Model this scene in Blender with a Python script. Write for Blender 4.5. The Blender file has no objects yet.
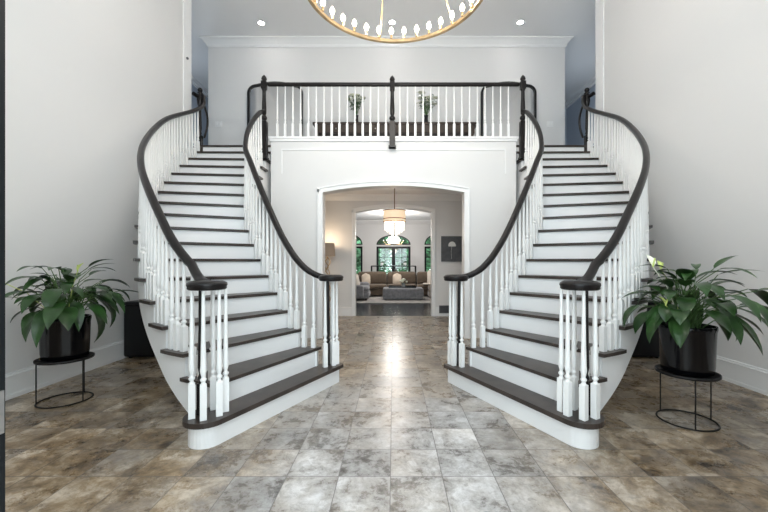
import bpy, math, random
from mathutils import Vector
C = bpy.context.scene.collection
PI = math.pi
rnd = random.Random(7)

# ------------------------------------------------------------------ mesh helper
class MB:
    def __init__(s): s.v = []; s.f = []; s.sm = []
    def add(s, vs, fs, smooth=False):
        o = len(s.v); s.v += [tuple(v) for v in vs]
        for f in fs: s.f.append([i + o for i in f]); s.sm.append(smooth)
        return s
    def box(s, x0, y0, z0, x1, y1, z1):
        if x0 > x1: x0, x1 = x1, x0
        if y0 > y1: y0, y1 = y1, y0
        if z0 > z1: z0, z1 = z1, z0
        v = [(x0,y0,z0),(x1,y0,z0),(x1,y1,z0),(x0,y1,z0),(x0,y0,z1),(x1,y0,z1),(x1,y1,z1),(x0,y1,z1)]
        return s.add(v, [(0,3,2,1),(4,5,6,7),(0,1,5,4),(1,2,6,5),(2,3,7,6),(3,0,4,7)])
    def rbox(s, x0, y0, z0, x1, y1, z1, r=.03, n=4, puff=0.0):
        # rounded cushion-like box
        cx, cy, cz = (x0+x1)/2, (y0+y1)/2, (z0+z1)/2
        hx, hy, hz = abs(x1-x0)/2, abs(y1-y0)/2, abs(z1-z0)/2
        r = min(r, hx*.98, hy*.98, hz*.98)
        N = 10; M = 5
        def axis(h):
            a = [-h, -h+r*.3, -h+r, 0, h-r, h-r*.3, h]
            return a
        X, Y, Z = axis(hx), axis(hy), axis(hz)
        def proj(p):
            q = [max(-(h-r), min(h-r, c)) for c, h in zip(p, (hx,hy,hz))]
            d = Vector(p) - Vector(q)
            if d.length > 1e-9: d = d.normalized()*r
            o = Vector(q)+d
            k = 1 + puff*(1-(abs(p[0])/hx)**2)*(1-(abs(p[1])/hy)**2) if puff else 1
            k2 = 1 + puff*(1-(abs(p[0])/hx)**2)*(1-(abs(p[2])/hz)**2) if puff else 1
            return (cx+o.x, cy+o.y*k2, cz+o.z*k)
        def face(fn, A, B, flip):
            vs = [proj(fn(a, b)) for a in A for b in B]; fs = []
            nb = len(B)
            for i in range(len(A)-1):
                for j in range(nb-1):
                    q = [i*nb+j, (i+1)*nb+j, (i+1)*nb+j+1, i*nb+j+1]
                    fs.append(q[::-1] if flip else q)
            s.add(vs, fs, True)
        face(lambda a,b:(a,b,hz), X, Y, False); face(lambda a,b:(a,b,-hz), X, Y, True)
        face(lambda a,b:(a,-hy,b), X, Z, False); face(lambda a,b:(a,hy,b), X, Z, True)
        face(lambda a,b:(hx,a,b), Y, Z, False); face(lambda a,b:(-hx,a,b), Y, Z, True)
        return s
    def prism(s, pts, z0, z1, smooth=False):
        # closed polygon in plan, CCW or CW, extruded
        n = len(pts); a = sum(pts[i][0]*pts[(i+1)%n][1]-pts[(i+1)%n][0]*pts[i][1] for i in range(n))
        if a < 0: pts = pts[::-1]
        s.add([(p[0],p[1],z0) for p in pts], [list(range(n))[::-1]])
        s.add([(p[0],p[1],z1) for p in pts], [list(range(n))])
        v = [(p[0],p[1],z0) for p in pts]+[(p[0],p[1],z1) for p in pts]
        return s.add(v, [(i,(i+1)%n,n+(i+1)%n,n+i) for i in range(n)], smooth)
    def prismy(s, pts, y0, y1):
        # polygon in x-z extruded along y
        n = len(pts); a = sum(pts[i][0]*pts[(i+1)%n][1]-pts[(i+1)%n][0]*pts[i][1] for i in range(n))
        if a < 0: pts = pts[::-1]
        s.add([(p[0],y0,p[1]) for p in pts], [list(range(n))])
        s.add([(p[0],y1,p[1]) for p in pts], [list(range(n))[::-1]])
        v = [(p[0],y0,p[1]) for p in pts]+[(p[0],y1,p[1]) for p in pts]
        return s.add(v, [(n+i,n+(i+1)%n,(i+1)%n,i) for i in range(n)])
    def lathe(s, prof, x=0, y=0, z=0, n=16, smooth=True, cap=True):
        vs = []
        for r, h in prof:
            for k in range(n):
                a = 2*PI*k/n; vs.append((x+r*math.cos(a), y+r*math.sin(a), z+h))
        fs = []
        for i in range(len(prof)-1):
            for k in range(n):
                k2 = (k+1)%n; fs.append((i*n+k, i*n+k2, (i+1)*n+k2, (i+1)*n+k))
        s.add(vs, fs, smooth)
        if cap:
            s.add(vs[:n], [list(range(n))[::-1]]); s.add(vs[-n:], [list(range(n))])
        return s
    def tube(s, pts, r, n=8, closed=False, sec=None, smooth=True):
        # sweep of a circle, or of section sec [(u,v)] (u sideways, v up), along pts
        P = [Vector(p) for p in pts]; m = len(P); rings = []
        for i in range(m):
            if closed: t = P[(i+1)%m]-P[i-1]
            else: t = P[min(i+1,m-1)]-P[max(i-1,0)]
            if t.length < 1e-9: t = Vector((0,0,1))
            t.normalize()
            up = Vector((0,0,1)) if abs(t.z) < .97 else Vector((0,1,0))
            a = t.cross(up).normalized(); b = a.cross(t).normalized()
            rr = r[i] if isinstance(r, (list,tuple)) else r
            if sec: rings.append([P[i]+a*u*rr+b*w*rr for u, w in sec])
            else: rings.append([P[i]+a*math.cos(2*PI*k/n)*rr+b*math.sin(2*PI*k/n)*rr for k in range(n)])
        k_ = len(rings[0]); vs = [p for R in rings for p in R]; fs = []
        for i in range(m if closed else m-1):
            j = (i+1)%m
            for k in range(k_):
                k2 = (k+1)%k_; fs.append((i*k_+k2, i*k_+k, j*k_+k, j*k_+k2))
        s.add(vs, fs, smooth)
        if not closed:
            s.add(rings[0], [list(range(k_))]); s.add(rings[-1], [list(range(k_))[::-1]])
        return s
    def ball(s, x, y, z, r, sz=1, n=12):
        prof = [(max(.0005, r*math.sin(PI*i/n)), -r*sz*math.cos(PI*i/n)) for i in range(n+1)]
        return s.lathe(prof, x, y, z, n)
    def build(s, name, mat, parent=None):
        me = bpy.data.meshes.new(name); me.from_pydata(s.v, [], s.f); me.update()
        me.polygons.foreach_set('use_smooth', s.sm)
        if mat: me.materials.append(mat)
        o = bpy.data.objects.new(name, me); C.objects.link(o)
        if parent is not None:
            o.parent = parent
            o.location = -Vector(parent_world(parent))
        return o
def parent_world(p):
    v = Vector(p.location)
    while p.parent is not None:
        p = p.parent; v += Vector(p.location)
    return v
def tag(o, label, cat, group=None, kind=None):
    o['label'] = label; o['category'] = cat
    if group: o['group'] = group
    if kind: o['kind'] = kind
    return o
def thing(name, label, cat, loc=(0,0,0), group=None):
    o = bpy.data.objects.new(name, None); C.objects.link(o); o.location = loc; o.empty_display_size = .1
    return tag(o, label, cat, group)
def struct(name, mb, mat, parent=None, label=None):
    o = mb.build(name, mat, parent)
    if parent is None: o['kind'] = 'structure'
    if label: o['label'] = label
    return o
def copy_tree(o, parent=None):
    c = o.copy(); C.objects.link(c)
    if parent is not None: c.parent = parent
    for ch in list(o.children): copy_tree(ch, c)
    return c

# ------------------------------------------------------------------ materials
def mat(name, col, rough=.5, metal=0, spec=.5, bump=0, bscale=40, var=0, vscale=8, emit=0, ecol=None, trans=0, coat=0, sheen=0, stretch=None):
    m = bpy.data.materials.new(name); m.use_nodes = True
    nt = m.node_tree; b = nt.nodes['Principled BSDF']
    b.inputs['Base Color'].default_value = (*col, 1); b.inputs['Roughness'].default_value = rough
    b.inputs['Metallic'].default_value = metal; b.inputs['Specular IOR Level'].default_value = spec
    b.inputs['Transmission Weight'].default_value = trans; b.inputs['Coat Weight'].default_value = coat
    b.inputs['Sheen Weight'].default_value = sheen
    if emit:
        b.inputs['Emission Color'].default_value = (*(ecol or col), 1); b.inputs['Emission Strength'].default_value = emit
    tc = nt.nodes.new('ShaderNodeTexCoord'); mp = nt.nodes.new('ShaderNodeMapping')
    nt.links.new(tc.outputs['Object'], mp.inputs['Vector'])
    if stretch: mp.inputs['Scale'].default_value = stretch
    if var:
        n = nt.nodes.new('ShaderNodeTexNoise'); n.inputs['Scale'].default_value = vscale; n.inputs['Detail'].default_value = 6
        nt.links.new(mp.outputs['Vector'], n.inputs['Vector'])
        r = nt.nodes.new('ShaderNodeValToRGB')
        r.color_ramp.elements[0].position = .3; r.color_ramp.elements[1].position = .7
        r.color_ramp.elements[0].color = (*[max(0, c*(1-var)) for c in col], 1)
        r.color_ramp.elements[1].color = (*[min(1, c*(1+var)) for c in col], 1)
        nt.links.new(n.outputs['Fac'], r.inputs['Fac']); nt.links.new(r.outputs['Color'], b.inputs['Base Color'])
    if bump:
        n2 = nt.nodes.new('ShaderNodeTexNoise'); n2.inputs['Scale'].default_value = bscale; n2.inputs['Detail'].default_value = 4
        nt.links.new(mp.outputs['Vector'], n2.inputs['Vector'])
        bp = nt.nodes.new('ShaderNodeBump'); bp.inputs['Strength'].default_value = bump; bp.inputs['Distance'].default_value = .01
        nt.links.new(n2.outputs['Fac'], bp.inputs['Height']); nt.links.new(bp.outputs['Normal'], b.inputs['Normal'])
    return m
M = {}
M['wall'] = mat('wall_paint', (.71,.705,.70), .6, bump=.04, bscale=120)
M['wall_blue'] = mat('corridor_wall_bluish_light', (.42,.47,.54), .6, bump=.04, bscale=120)  # dim bluish corridor light is put into this wall colour
M['ceil'] = mat('ceiling_paint', (.84,.84,.84), .7, bump=.03, bscale=90)
M['white'] = mat('white_trim_paint', (.82,.82,.82), .35, bump=.02, bscale=60)
M['bal'] = mat('white_satin_paint', (.84,.84,.83), .3)
M['tread'] = mat('dark_stained_oak', (.045,.034,.029), .34, spec=.35, var=.45, vscale=6, stretch=(1,1,1), bump=.05, bscale=60)
M['rail'] = mat('dark_polished_wood', (.011,.009,.009), .32, spec=.28, var=.25, vscale=10)
M['black'] = mat('black_lacquer', (.004,.004,.005), .14, spec=.4)
M['blackmatte'] = mat('black_satin', (.006,.006,.007), .4, spec=.3)
M['iron'] = mat('black_iron', (.008,.007,.007), .5, spec=.3)
M['leaf'] = mat('lily_leaf', (.022,.060,.015), .30, spec=.4, var=.5, vscale=9, bump=.1, bscale=30)
M['leaf2'] = mat('grey_green_leaf', (.10,.16,.09), .5, var=.4)
M['stem'] = mat('green_stem', (.06,.13,.03), .5)
M['petal'] = mat('cream_petal', (.85,.86,.72), .5)
M['yellowbud'] = mat('yellow_green_petal', (.62,.72,.22), .5)
M['soil'] = mat('potting_soil', (.02,.014,.01), .9, bump=.6)
M['gold'] = mat('aged_gold', (.50,.36,.20), .35, metal=.9, var=.25)
M['bronze'] = mat('dark_bronze', (.12,.07,.035), .45, metal=.7)
M['chrome'] = mat('brushed_nickel', (.6,.6,.6), .3, metal=1)
M['bulb'] = mat('glowing_bulb', (1,.9,.75), .4, emit=14, ecol=(1,.86,.66))
M['can'] = mat('glowing_lamp_lens', (1,1,1), .4, emit=14, ecol=(1,.97,.92))
M['crystal'] = mat('lit_crystal', (1,.96,.9), .1, emit=1.3, ecol=(1,.93,.82))
M['shade_gold'] = mat('gold_mesh_shade', (.75,.58,.42), .5, emit=.7, ecol=(1,.75,.5))
M['shade_linen'] = mat('linen_lampshade', (.20,.165,.14), .8, emit=.10, ecol=(1,.75,.5), bump=.2)
M['mirror'] = mat('mirror_glass', (.62,.63,.64), .08, metal=1)
M['sofa'] = mat('brown_sofa_fabric', (.13,.095,.065), .85, var=.15, sheen=.3, bump=.2)
M['grey'] = mat('grey_velvet', (.24,.24,.255), .8, var=.25, vscale=14, sheen=.4)
M['cream'] = mat('cream_fabric', (.62,.53,.43), .85, var=.12, bump=.2)
M['throw'] = mat('pale_knit', (.66,.60,.53), .9, bump=.5, bscale=25)
M['rug'] = mat('grey_rug_wool', (.40,.38,.36), .95, var=.25, vscale=5, bump=.5, bscale=70)
M['wood_floor'] = mat('dark_floorboards', (.018,.024,.032), .2, var=.3, vscale=3, stretch=(6,.6,1))
M['console'] = mat('dark_brown_wood', (.05,.03,.02), .45, var=.3)
M['pane'] = mat('window_glass', (1,1,1), .02, trans=1)
M['art'] = mat('slate_canvas', (.09,.095,.105), .7, var=.2)
M['artw'] = mat('white_painted_bloom', (.8,.8,.78), .7)
M['plate'] = mat('switch_plate_plastic', (.8,.8,.8), .4)
M['vent'] = mat('grey_vent_metal', (.14,.14,.15), .5, metal=.3)
M['patio'] = mat('pale_patio_stone', (.75,.76,.78), .8, var=.1)
M['foliage'] = mat('tree_foliage', (.10,.27,.13), .6, var=.6, vscale=3)
M['trunk'] = mat('tree_bark', (.09,.07,.05), .9, bump=.6)
M['dark_frame'] = mat('charcoal_window_frame', (.006,.008,.010), .4, spec=.3)
M['vase'] = mat('clear_vase_glass', (.75,.8,.82), .1, trans=.6)
for k in ('bulb','can','crystal','shade_gold','shade_linen'): M[k].cycles.emission_sampling = 'NONE'
gl = M['pane'].node_tree
# thin architectural glass: mix of transparent and glossy so daylight passes
b = gl.nodes['Principled BSDF']; out = gl.nodes['Material Output']
tr = gl.nodes.new('ShaderNodeBsdfTransparent'); gs = gl.nodes.new('ShaderNodeBsdfGlossy'); gs.inputs['Roughness'].default_value = .02
mx = gl.nodes.new('ShaderNodeMixShader'); mx.inputs[0].default_value = .07
gl.links.new(tr.outputs[0], mx.inputs[1]); gl.links.new(gs.outputs[0], mx.inputs[2]); gl.links.new(mx.outputs[0], out.inputs['Surface'])

def marble():
    m = bpy.data.materials.new('grey_brown_marble_tile'); m.use_nodes = True
    nt = m.node_tree; N = nt.nodes; L = nt.links; b = N['Principled BSDF']
    def mth(op, a, c=None):
        n = N.new('ShaderNodeMath'); n.operation = op
        for i, x in enumerate((a, c)):
            if x is None: continue
            if isinstance(x, (int, float)): n.inputs[i].default_value = x
            else: L.new(x, n.inputs[i])
        return n.outputs[0]
    tc = N.new('ShaderNodeTexCoord'); sx = N.new('ShaderNodeSeparateXYZ'); L.new(tc.outputs['Object'], sx.inputs[0])
    T = .305
    u = mth('DIVIDE', mth('ADD', sx.outputs['X'], .018+T*40), T); v = mth('DIVIDE', mth('ADD', sx.outputs['Y'], -2.115+T*40), T)
    fu = mth('FLOOR', u); fv = mth('FLOOR', v)
    cu = mth('FRACT', u); cv = mth('FRACT', v)
    eu = mth('MINIMUM', cu, mth('SUBTRACT', 1, cu)); ev = mth('MINIMUM', cv, mth('SUBTRACT', 1, cv))
    joint = mth('LESS_THAN', mth('MINIMUM', eu, ev), .009)
    cb = N.new('ShaderNodeCombineXYZ'); L.new(fu, cb.inputs[0]); L.new(fv, cb.inputs[1])
    wn = N.new('ShaderNodeTexWhiteNoise'); wn.noise_dimensions = '3D'; L.new(cb.outputs[0], wn.inputs['Vector'])
    sc = N.new('ShaderNodeVectorMath'); sc.operation = 'SCALE'; sc.inputs['Scale'].default_value = 9
    L.new(wn.outputs['Color'], sc.inputs[0])
    ad = N.new('ShaderNodeVectorMath'); L.new(tc.outputs['Object'], ad.inputs[0]); L.new(sc.outputs[0], ad.inputs[1])
    def noise(scale, det, dist=0, ro=.6):
        n = N.new('ShaderNodeTexNoise'); n.inputs['Scale'].default_value = scale; n.inputs['Detail'].default_value = det
        n.inputs['Distortion'].default_value = dist; n.inputs['Roughness'].default_value = ro
        L.new(ad.outputs[0], n.inputs['Vector']); return n.outputs['Fac']
    def ramp(fac, els):
        r = N.new('ShaderNodeValToRGB'); L.new(fac, r.inputs['Fac'])
        while len(r.color_ramp.elements) < len(els): r.color_ramp.elements.new(.5)
        for e, (p, c) in zip(r.color_ramp.elements, els): e.position = p; e.color = (*c, 1)
        return r.outputs['Color']
    def mix(f, a, c, mode='MIX'):
        n = N.new('ShaderNodeMix'); n.data_type = 'RGBA'; n.blend_type = mode
        if isinstance(f, (int, float)): n.inputs[0].default_value = f
        else: L.new(f, n.inputs[0])
        for s_, x in ((n.inputs[6], a), (n.inputs[7], c)):
            if isinstance(x, tuple): s_.default_value = (*x, 1)
            else: L.new(x, s_)
        return n.outputs[2]
    n1 = mth('ADD', mth('MULTIPLY', noise(3.2, 10, .3, .72), .68), mth('MULTIPLY', noise(15, 8, .4, .75), .32))
    grey = ramp(n1, [(.38, (.09,.085,.08)), (.45, (.28,.265,.255)), (.52, (.48,.47,.465)), (.61, (.73,.73,.74))])
    n2 = mth('ADD', mth('MULTIPLY', noise(2.6, 10, .5, .73), .68), mth('MULTIPLY', noise(13, 8, .4, .75), .32))
    brown = ramp(n2, [(.39, (.035,.023,.014)), (.455, (.165,.112,.062)), (.515, (.29,.215,.135)), (.60, (.54,.46,.365))])
    # mix goes browner towards side walls and hall, greyer in mid foyer
    ax = mth('ABSOLUTE', sx.outputs['X'])
    side = N.new('ShaderNodeMapRange'); L.new(ax, side.inputs[0]); side.inputs[1].default_value = .5; side.inputs[2].default_value = 1.35; side.inputs[3].default_value = .05; side.inputs[4].default_value = .95
    deep = N.new('ShaderNodeMapRange'); L.new(sx.outputs['Y'], deep.inputs[0]); deep.inputs[1].default_value = 2.5; deep.inputs[2].default_value = 4.4; deep.inputs[3].default_value = 0; deep.inputs[4].default_value = .85
    w = mth('MAXIMUM', side.outputs[0], deep.outputs[0])
    n3 = noise(1.7, 3)
    w2 = mth('ADD', mth('ADD', w, mth('MULTIPLY', mth('SUBTRACT', wn.outputs['Value'], .5), .26)), mth('MULTIPLY', mth('SUBTRACT', n3, .5), 1.1))
    w2 = mth('MINIMUM', mth('MAXIMUM', w2, 0), 1)
    c = mix(w2, grey, brown)
    # pale and dark veins
    vn = noise(5.5, 5, 1.0, .5)
    vein = mth('SUBTRACT', 1, mth('MINIMUM', mth('MULTIPLY', mth('ABSOLUTE', mth('SUBTRACT', vn, .5)), 42), 1))
    c = mix(mth('MULTIPLY', vein, .10), c, (.70,.68,.66))
    vn2 = noise(5.5, 9, .8, .7)
    vein2 = mth('SUBTRACT', 1, mth('MINIMUM', mth('MULTIPLY', mth('ABSOLUTE', mth('SUBTRACT', vn2, .47)), 30), 1))
    c = mix(mth('MULTIPLY', vein2, .28), c, (.09,.07,.055))
    vo = N.new('ShaderNodeTexVoronoi'); vo.feature = 'F1'; vo.inputs['Scale'].default_value = 16; vo.inputs['Randomness'].default_value = 1
    wv = N.new('ShaderNodeVectorMath'); wn2 = N.new('ShaderNodeTexNoise'); wn2.inputs['Scale'].default_value = 7; L.new(ad.outputs[0], wn2.inputs['Vector'])
    ws = N.new('ShaderNodeVectorMath'); ws.operation = 'SCALE'; ws.inputs['Scale'].default_value = .22; L.new(wn2.outputs['Color'], ws.inputs[0])
    L.new(ad.outputs[0], wv.inputs[0]); L.new(ws.outputs[0], wv.inputs[1]); L.new(wv.outputs[0], vo.inputs['Vector'])
    sv = N.new('ShaderNodeSeparateColor'); L.new(vo.outputs['Color'], sv.inputs[0])
    clast = mth('MULTIPLY', mth('GREATER_THAN', sv.outputs[0], .86), mth('LESS_THAN', vo.outputs['Distance'], .38))
    c = mix(mth('MULTIPLY', clast, .30), c, (.10,.085,.075))
    clast2 = mth('MULTIPLY', mth('LESS_THAN', sv.outputs[0], .10), mth('LESS_THAN', vo.outputs['Distance'], .30))
    c = mix(mth('MULTIPLY', clast2, .10), c, (.74,.72,.69))
    tv = mth('ADD', mth('MULTIPLY', wn.outputs['Value'], .34), .80)
    cc = N.new('ShaderNodeCombineColor'); 
    for i in range(3): L.new(tv, cc.inputs[i])
    c = mix(1.0, c, cc.outputs[0], 'MULTIPLY')
    c = mix(mth('MULTIPLY', joint, .75), c, (.11,.10,.095))
    L.new(c, b.inputs['Base Color'])
    rg = mth('ADD', mth('MULTIPLY', n1, .16), .20); rg = mth('ADD', rg, mth('MULTIPLY', joint, .3)); L.new(rg, b.inputs['Roughness'])
    b.inputs['Specular IOR Level'].default_value = .55
    bp = N.new('ShaderNodeBump'); bp.inputs['Strength'].default_value = .25; bp.inputs['Distance'].default_value = .004
    L.new(mth('SUBTRACT', mth('MULTIPLY', n1, .12), joint), bp.inputs['Height']); L.new(bp.outputs['Normal'], b.inputs['Normal'])
    return m
M['marble'] = marble()

# ------------------------------------------------------------------ dimensions
F, H = 360.0, 1.26
R = .185; NT = 18; Z2 = R*NT            # upper floor 3.33
ZC = 6.10                               # foyer ceiling
XW = 3.55                               # side walls
YB = 5.96                               # balcony front wall
YL = 6.37                               # landing edge
YW = 7.83                               # upper back wall
Y2 = 8.40                               # second arch wall
YF = 14.85                              # living room window wall

# ------------------------------------------------------------------ setting
struct('floor', MB().box(-XW-.1,-1.2,-.1, XW+.1,Y2,0), M['marble'])
struct('floor_living', MB().box(-4.2,Y2,-.1, 4.2,YF+.15,-.001), M['wood_floor'])
struct('wall_left', MB().box(-XW-.12,-.1,0, -XW,6.28,ZC), M['wall'])
struct('wall_right', MB().box(XW,-.1,0, XW+.12,6.28,ZC), M['wall'])
def base(name, x0, y0, x1, y1, s):
    # profiled baseboard along a side wall; s = direction into the room
    b = MB()
    for (t, z0, z1) in ((.022,0,.20),(.03,.0,.035),(.028,.20,.212),(.015,.212,.235)):
        b.box(x0, y0, z0, x0+s*t, y1, z1)
    return struct(name, b, M['white'])
base('baseboard_left', -XW, .1, -XW, YL, 1); base('baseboard_right', XW, .1, XW, YL, -1)
# upper wall returns and end casings
for s, nm in ((-1,'left'), (1,'right')):
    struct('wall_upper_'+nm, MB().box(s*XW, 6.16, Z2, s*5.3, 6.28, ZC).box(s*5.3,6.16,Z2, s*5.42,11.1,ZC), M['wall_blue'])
    struct('trim_1' if s < 0 else 'trim_2', MB().box(s*(XW+.12),6.07,0, s*(XW-.018),6.295,ZC-.1), M['white'])
    b = MB(); b.box(s*5.3,6.3,ZC-.12, s*5.22,11,ZC); b.box(s*5.3,6.3,ZC-.16, s*5.27,11,ZC-.12)
    struct('trim_3' if s < 0 else 'trim_4', b, M['white'])
    struct('wall_under_landing_'+nm, MB().box(s*2.03,YL,0, s*(XW+.1),YL+.1,Z2-.32), M['wall'])
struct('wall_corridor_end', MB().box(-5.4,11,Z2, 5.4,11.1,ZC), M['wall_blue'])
struct('wall_back', MB().box(-4.03,YW,Z2, 3.73,YW+.15,ZC), M['wall'])
struct('baseboard_back', MB().box(-4.03,YW-.02,Z2, 3.73,YW,Z2+.15), M['white'])
# crown moulding, stepped profile, on the upper back wall
b = MB()
prof = [(0,0),(0,-.17),(.02,-.17),(.03,-.12),(.09,-.05),(.13,-.03),(.13,0)]
xs0, xs1 = -4.03, 3.73
v = []
for (d, z) in prof: v.append((xs0-d, YW-d, ZC+z))
for (d, z) in prof: v.append((xs1+d, YW-d, ZC+z))
n = len(prof)
b.add(v, [(i,n+i,n+(i+1)%n,(i+1)%n) for i in range(n)]+[list(range(n))[::-1], [n+i for i in range(n)]])
struct('trim_5', b, M['white'])
struct('ceiling', MB().box(-5.42,-.1,ZC, 5.42,11.1,ZC+.1), M['ceil'])
# upper floor slab: landings and balcony
struct('floor_upper', MB().box(-5.42,YL+.075,Z2-.30, 5.42,11.1,Z2-.002).box(-2.03,YB+.02,Z2-.30, 2.03,YL+.075,Z2-.002), M['tread'])

def arch_pts(hw, zs, za, n=16, x0=0):
    # from right spring over to left spring
    return [(x0+hw*math.cos(PI*k/n), zs+(za-zs)*math.sin(PI*k/n)) for k in range(n+1)]
def seg_arch(hw, zs, za, n=16, x0=0):
    return [(x0+hw-2*hw*k/n, zs+(za-zs)*(1-(1-2*k/n)**2)) for k in range(n+1)]
def wall_with_arch(name, x0, x1, z1, y0, y1, hw, zs, za, m):
    b = MB(); A = seg_arch(hw, zs, za)
    b.box(x0,y0,0, -hw,y1,z1); b.box(hw,y0,0, x1,y1,z1)
    for i in range(len(A)-1):
        (xa, za_), (xb, zb) = A[i], A[i+1]
        b.prismy([(xa,za_),(xa,z1),(xb,z1),(xb,zb)], y0, y1)
    return struct(name, b, m)
wall_with_arch('wall_balcony', -2.03, 2.03, Z2-.001, YB, YB+.2, 1.17, 2.41, 2.52, M['wall'])
struct('wall_balcony_side', MB().box(-2.03,YB+.2,0,-1.95,YL,Z2-.3).box(2.03,YB+.2,0,1.95,YL,Z2-.3), M['wall'])
wall_with_arch('wall_hall', -3.3, 3.3, 2.95, Y2, Y2+.18, .885, 2.42, 2.52, M['wall'])
def casing(name, hw, zs, za, y, w=.085, t=.028):
    b = MB(); A = seg_arch(hw, zs, za); B = seg_arch(hw+w, zs+w*.9, za+w)
    for s in (-1, 1):
        b.box(s*hw,y-t,0, s*(hw+w),y,zs); b.box(s*(hw+w*.72),y-t-.014,0, s*(hw+w),y-t,zs+w*.6)
    A2 = [(hw,zs)]+A+[(-hw,zs)]; B2 = [(hw+w,zs)]+B+[(-hw-w,zs)]
    for i in range(len(A2)-1):
        b.prismy([A2[i],B2[i],B2[i+1],A2[i+1]], y-t, y)
        m_ = [tuple(A2[j][k]+(B2[j][k]-A2[j][k])*.72 for k in (0,1)) for j in (i,i+1)]
        if i > 0: b.prismy([m_[0],B2[i],B2[i+1],m_[1]], y-t-.014, y-t)
    return struct(name, b, M['white'])
casing('trim_6', 1.17, 2.41, 2.52, YB)
casing('trim_7', .885, 2.42, 2.52, Y2)
# reveal moulding inside the hall wall, baseboards of the hall
struct('baseboard_hall', MB().box(-3.2,Y2-.02,0,-.98,Y2,.2).box(.98,Y2-.02,0,3.2,Y2,.2).box(-3.2,Y2-.028,.19,-.98,Y2,.205).box(.98,Y2-.028,.19,3.2,Y2,.205), M['white'])
struct('ceiling_hall', MB().box(-3.3,YB+.2,2.82,3.3,Y2,2.95), M['ceil'])
b = MB()
v = []; n = 5
for (d, z) in ((0,0),(0,-.13),(.02,-.13),(.10,-.03),(.10,0)):
    v.append((-3.2,Y2-d,2.82+z))
for (d, z) in ((0,0),(0,-.13),(.02,-.13),(.10,-.03),(.10,0)):
    v.append((3.2,Y2-d,2.82+z))
b.add(v, [(i,n+i,n+(i+1)%n,(i+1)%n) for i in range(n)]+[list(range(n))[::-1],[n+i for i in range(n)]])
struct('trim_8', b, M['white'])
struct('wall_hall_left', MB().box(-3.3,YL+.1,0,-3.2,Y2,2.82), M['wall'])
struct('wall_hall_right', MB().box(3.3,YL+.1,0,3.2,Y2,2.82), M['wall'])
# living room shell
LX = 3.9
struct('wall_living_left', MB().box(-LX-.1,Y2+.18,0,-LX,YF,3.0), M['wall'])
struct('wall_living_right', MB().box(LX+.1,Y2+.18,0,LX,YF,3.0), M['wall'])
struct('wall_living_side', MB().box(-LX-.1,Y2+.06,0,-3.3,Y2+.18,3.0).box(LX+.1,Y2+.06,0,3.3,Y2+.18,3.0).box(-3.3,Y2+.06,2.95,3.3,Y2+.18,3.0), M['wall'])
struct('ceiling_living', MB().box(-LX-.1,Y2,2.98,LX+.1,YF+.15,3.08), M['ceil'])
v = []
for sx_ in (-LX, LX):
    for (d, z) in ((0,0),(0,-.15),(.02,-.15),(.12,-.03),(.12,0)): v.append((sx_,YF-d,2.98+z))
struct('trim_9', MB().add(v, [(i,n+i,n+(i+1)%n,(i+1)%n) for i in range(n)]+[list(range(n))[::-1],[n+i for i in range(n)]]), M['white'])

# window wall with three arched openings
ops = [(-1.70,.42,.35), (0,.70,0), (1.70,.42,.35)]           # centre, half width, sill
zr, zg, zt = 1.90, 1.97, 2.38                                # rect head, transom sill, arch top
b = MB(); xprev = -LX
for (cx, hw, sill) in ops:
    b.box(xprev,YF,0, cx-hw,YF+.15,3.0)
    if sill: b.box(cx-hw,YF,0, cx+hw,YF+.15,sill)
    b.box(cx-hw,YF,zr, cx+hw,YF+.15,zg)
    A = arch_pts(hw, zg, zt, 20, cx)
    for i in range(len(A)-1):
        (xa, a_), (xb, b_) = A[i], A[i+1]
        b.prismy([(xa,a_),(xa,3.0),(xb,3.0),(xb,b_)], YF, YF+.15)
    xprev = cx+hw
b.box(xprev,YF,0, LX,YF+.15,3.0)
struct('wall_window', b, M['wall'])
for k, (cx, hw, sill) in enumerate(ops):
    nm = ('window_1','door_3','window_2')[k]
    f = MB(); y0, y1 = YF-.02, YF+.06
    fw = .07 if sill else .085
    f.box(cx-hw,y0,sill,cx-hw+fw,y1,zr).box(cx+hw-fw,y0,sill,cx+hw,y1,zr).box(cx-hw,y0,zr-fw,cx+hw,y1,zr).box(cx-hw,y0,sill,cx+hw,y1,sill+fw)
    if not sill: f.box(cx-.07,y0-.01,0,cx+.07,y1,zr)
    A = arch_pts(hw, zg, zt, 20, cx); B = arch_pts(hw-.05, zg+.04, zt-.05, 20, cx)
    for i in range(20): f.prismy([A[i],A[i+1],B[i+1],B[i]], y0, y1)
    f.box(cx-hw,y0,zg,cx+hw,y1,zg+.045)
    # glazing bars
    for fx in ((-.5,.5) if not sill else (0,)):
        f.box(cx+fx*hw-.009,y0+.02,sill,cx+fx*hw+.009,y1-.02,zr)
    for zz in (.5,.98,1.46): f.box(cx-hw,y0+.02,zz-.009,cx+hw,y1-.02,zz+.009)
    for a in (40,90,140):
        x_, z_ = cx+hw*.95*math.cos(math.radians(a)), zg+(zt-zg)*.95*math.sin(math.radians(a))
        f.tube([(cx,YF+.02,zg+.02),(x_,YF+.02,z_)], .009, 6)
    fr = struct(nm, f, M['dark_frame'])
    g = MB(); g.box(cx-hw+.01,YF+.025,sill+.01,cx+hw-.01,YF+.03,zr-.01)
    P = arch_pts(hw-.02, zg, zt-.02, 20, cx); g.prismy(P, YF+.025, YF+.03)
    g.build('pane', M['pane'], fr)
    if not sill:
        MB().tube([(cx+.035,YF-.03,.95),(cx+.035,YF-.07,.95),(cx+.12,YF-.07,.95)], .012, 6).build('door_handle', M['chrome'], fr)

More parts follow.
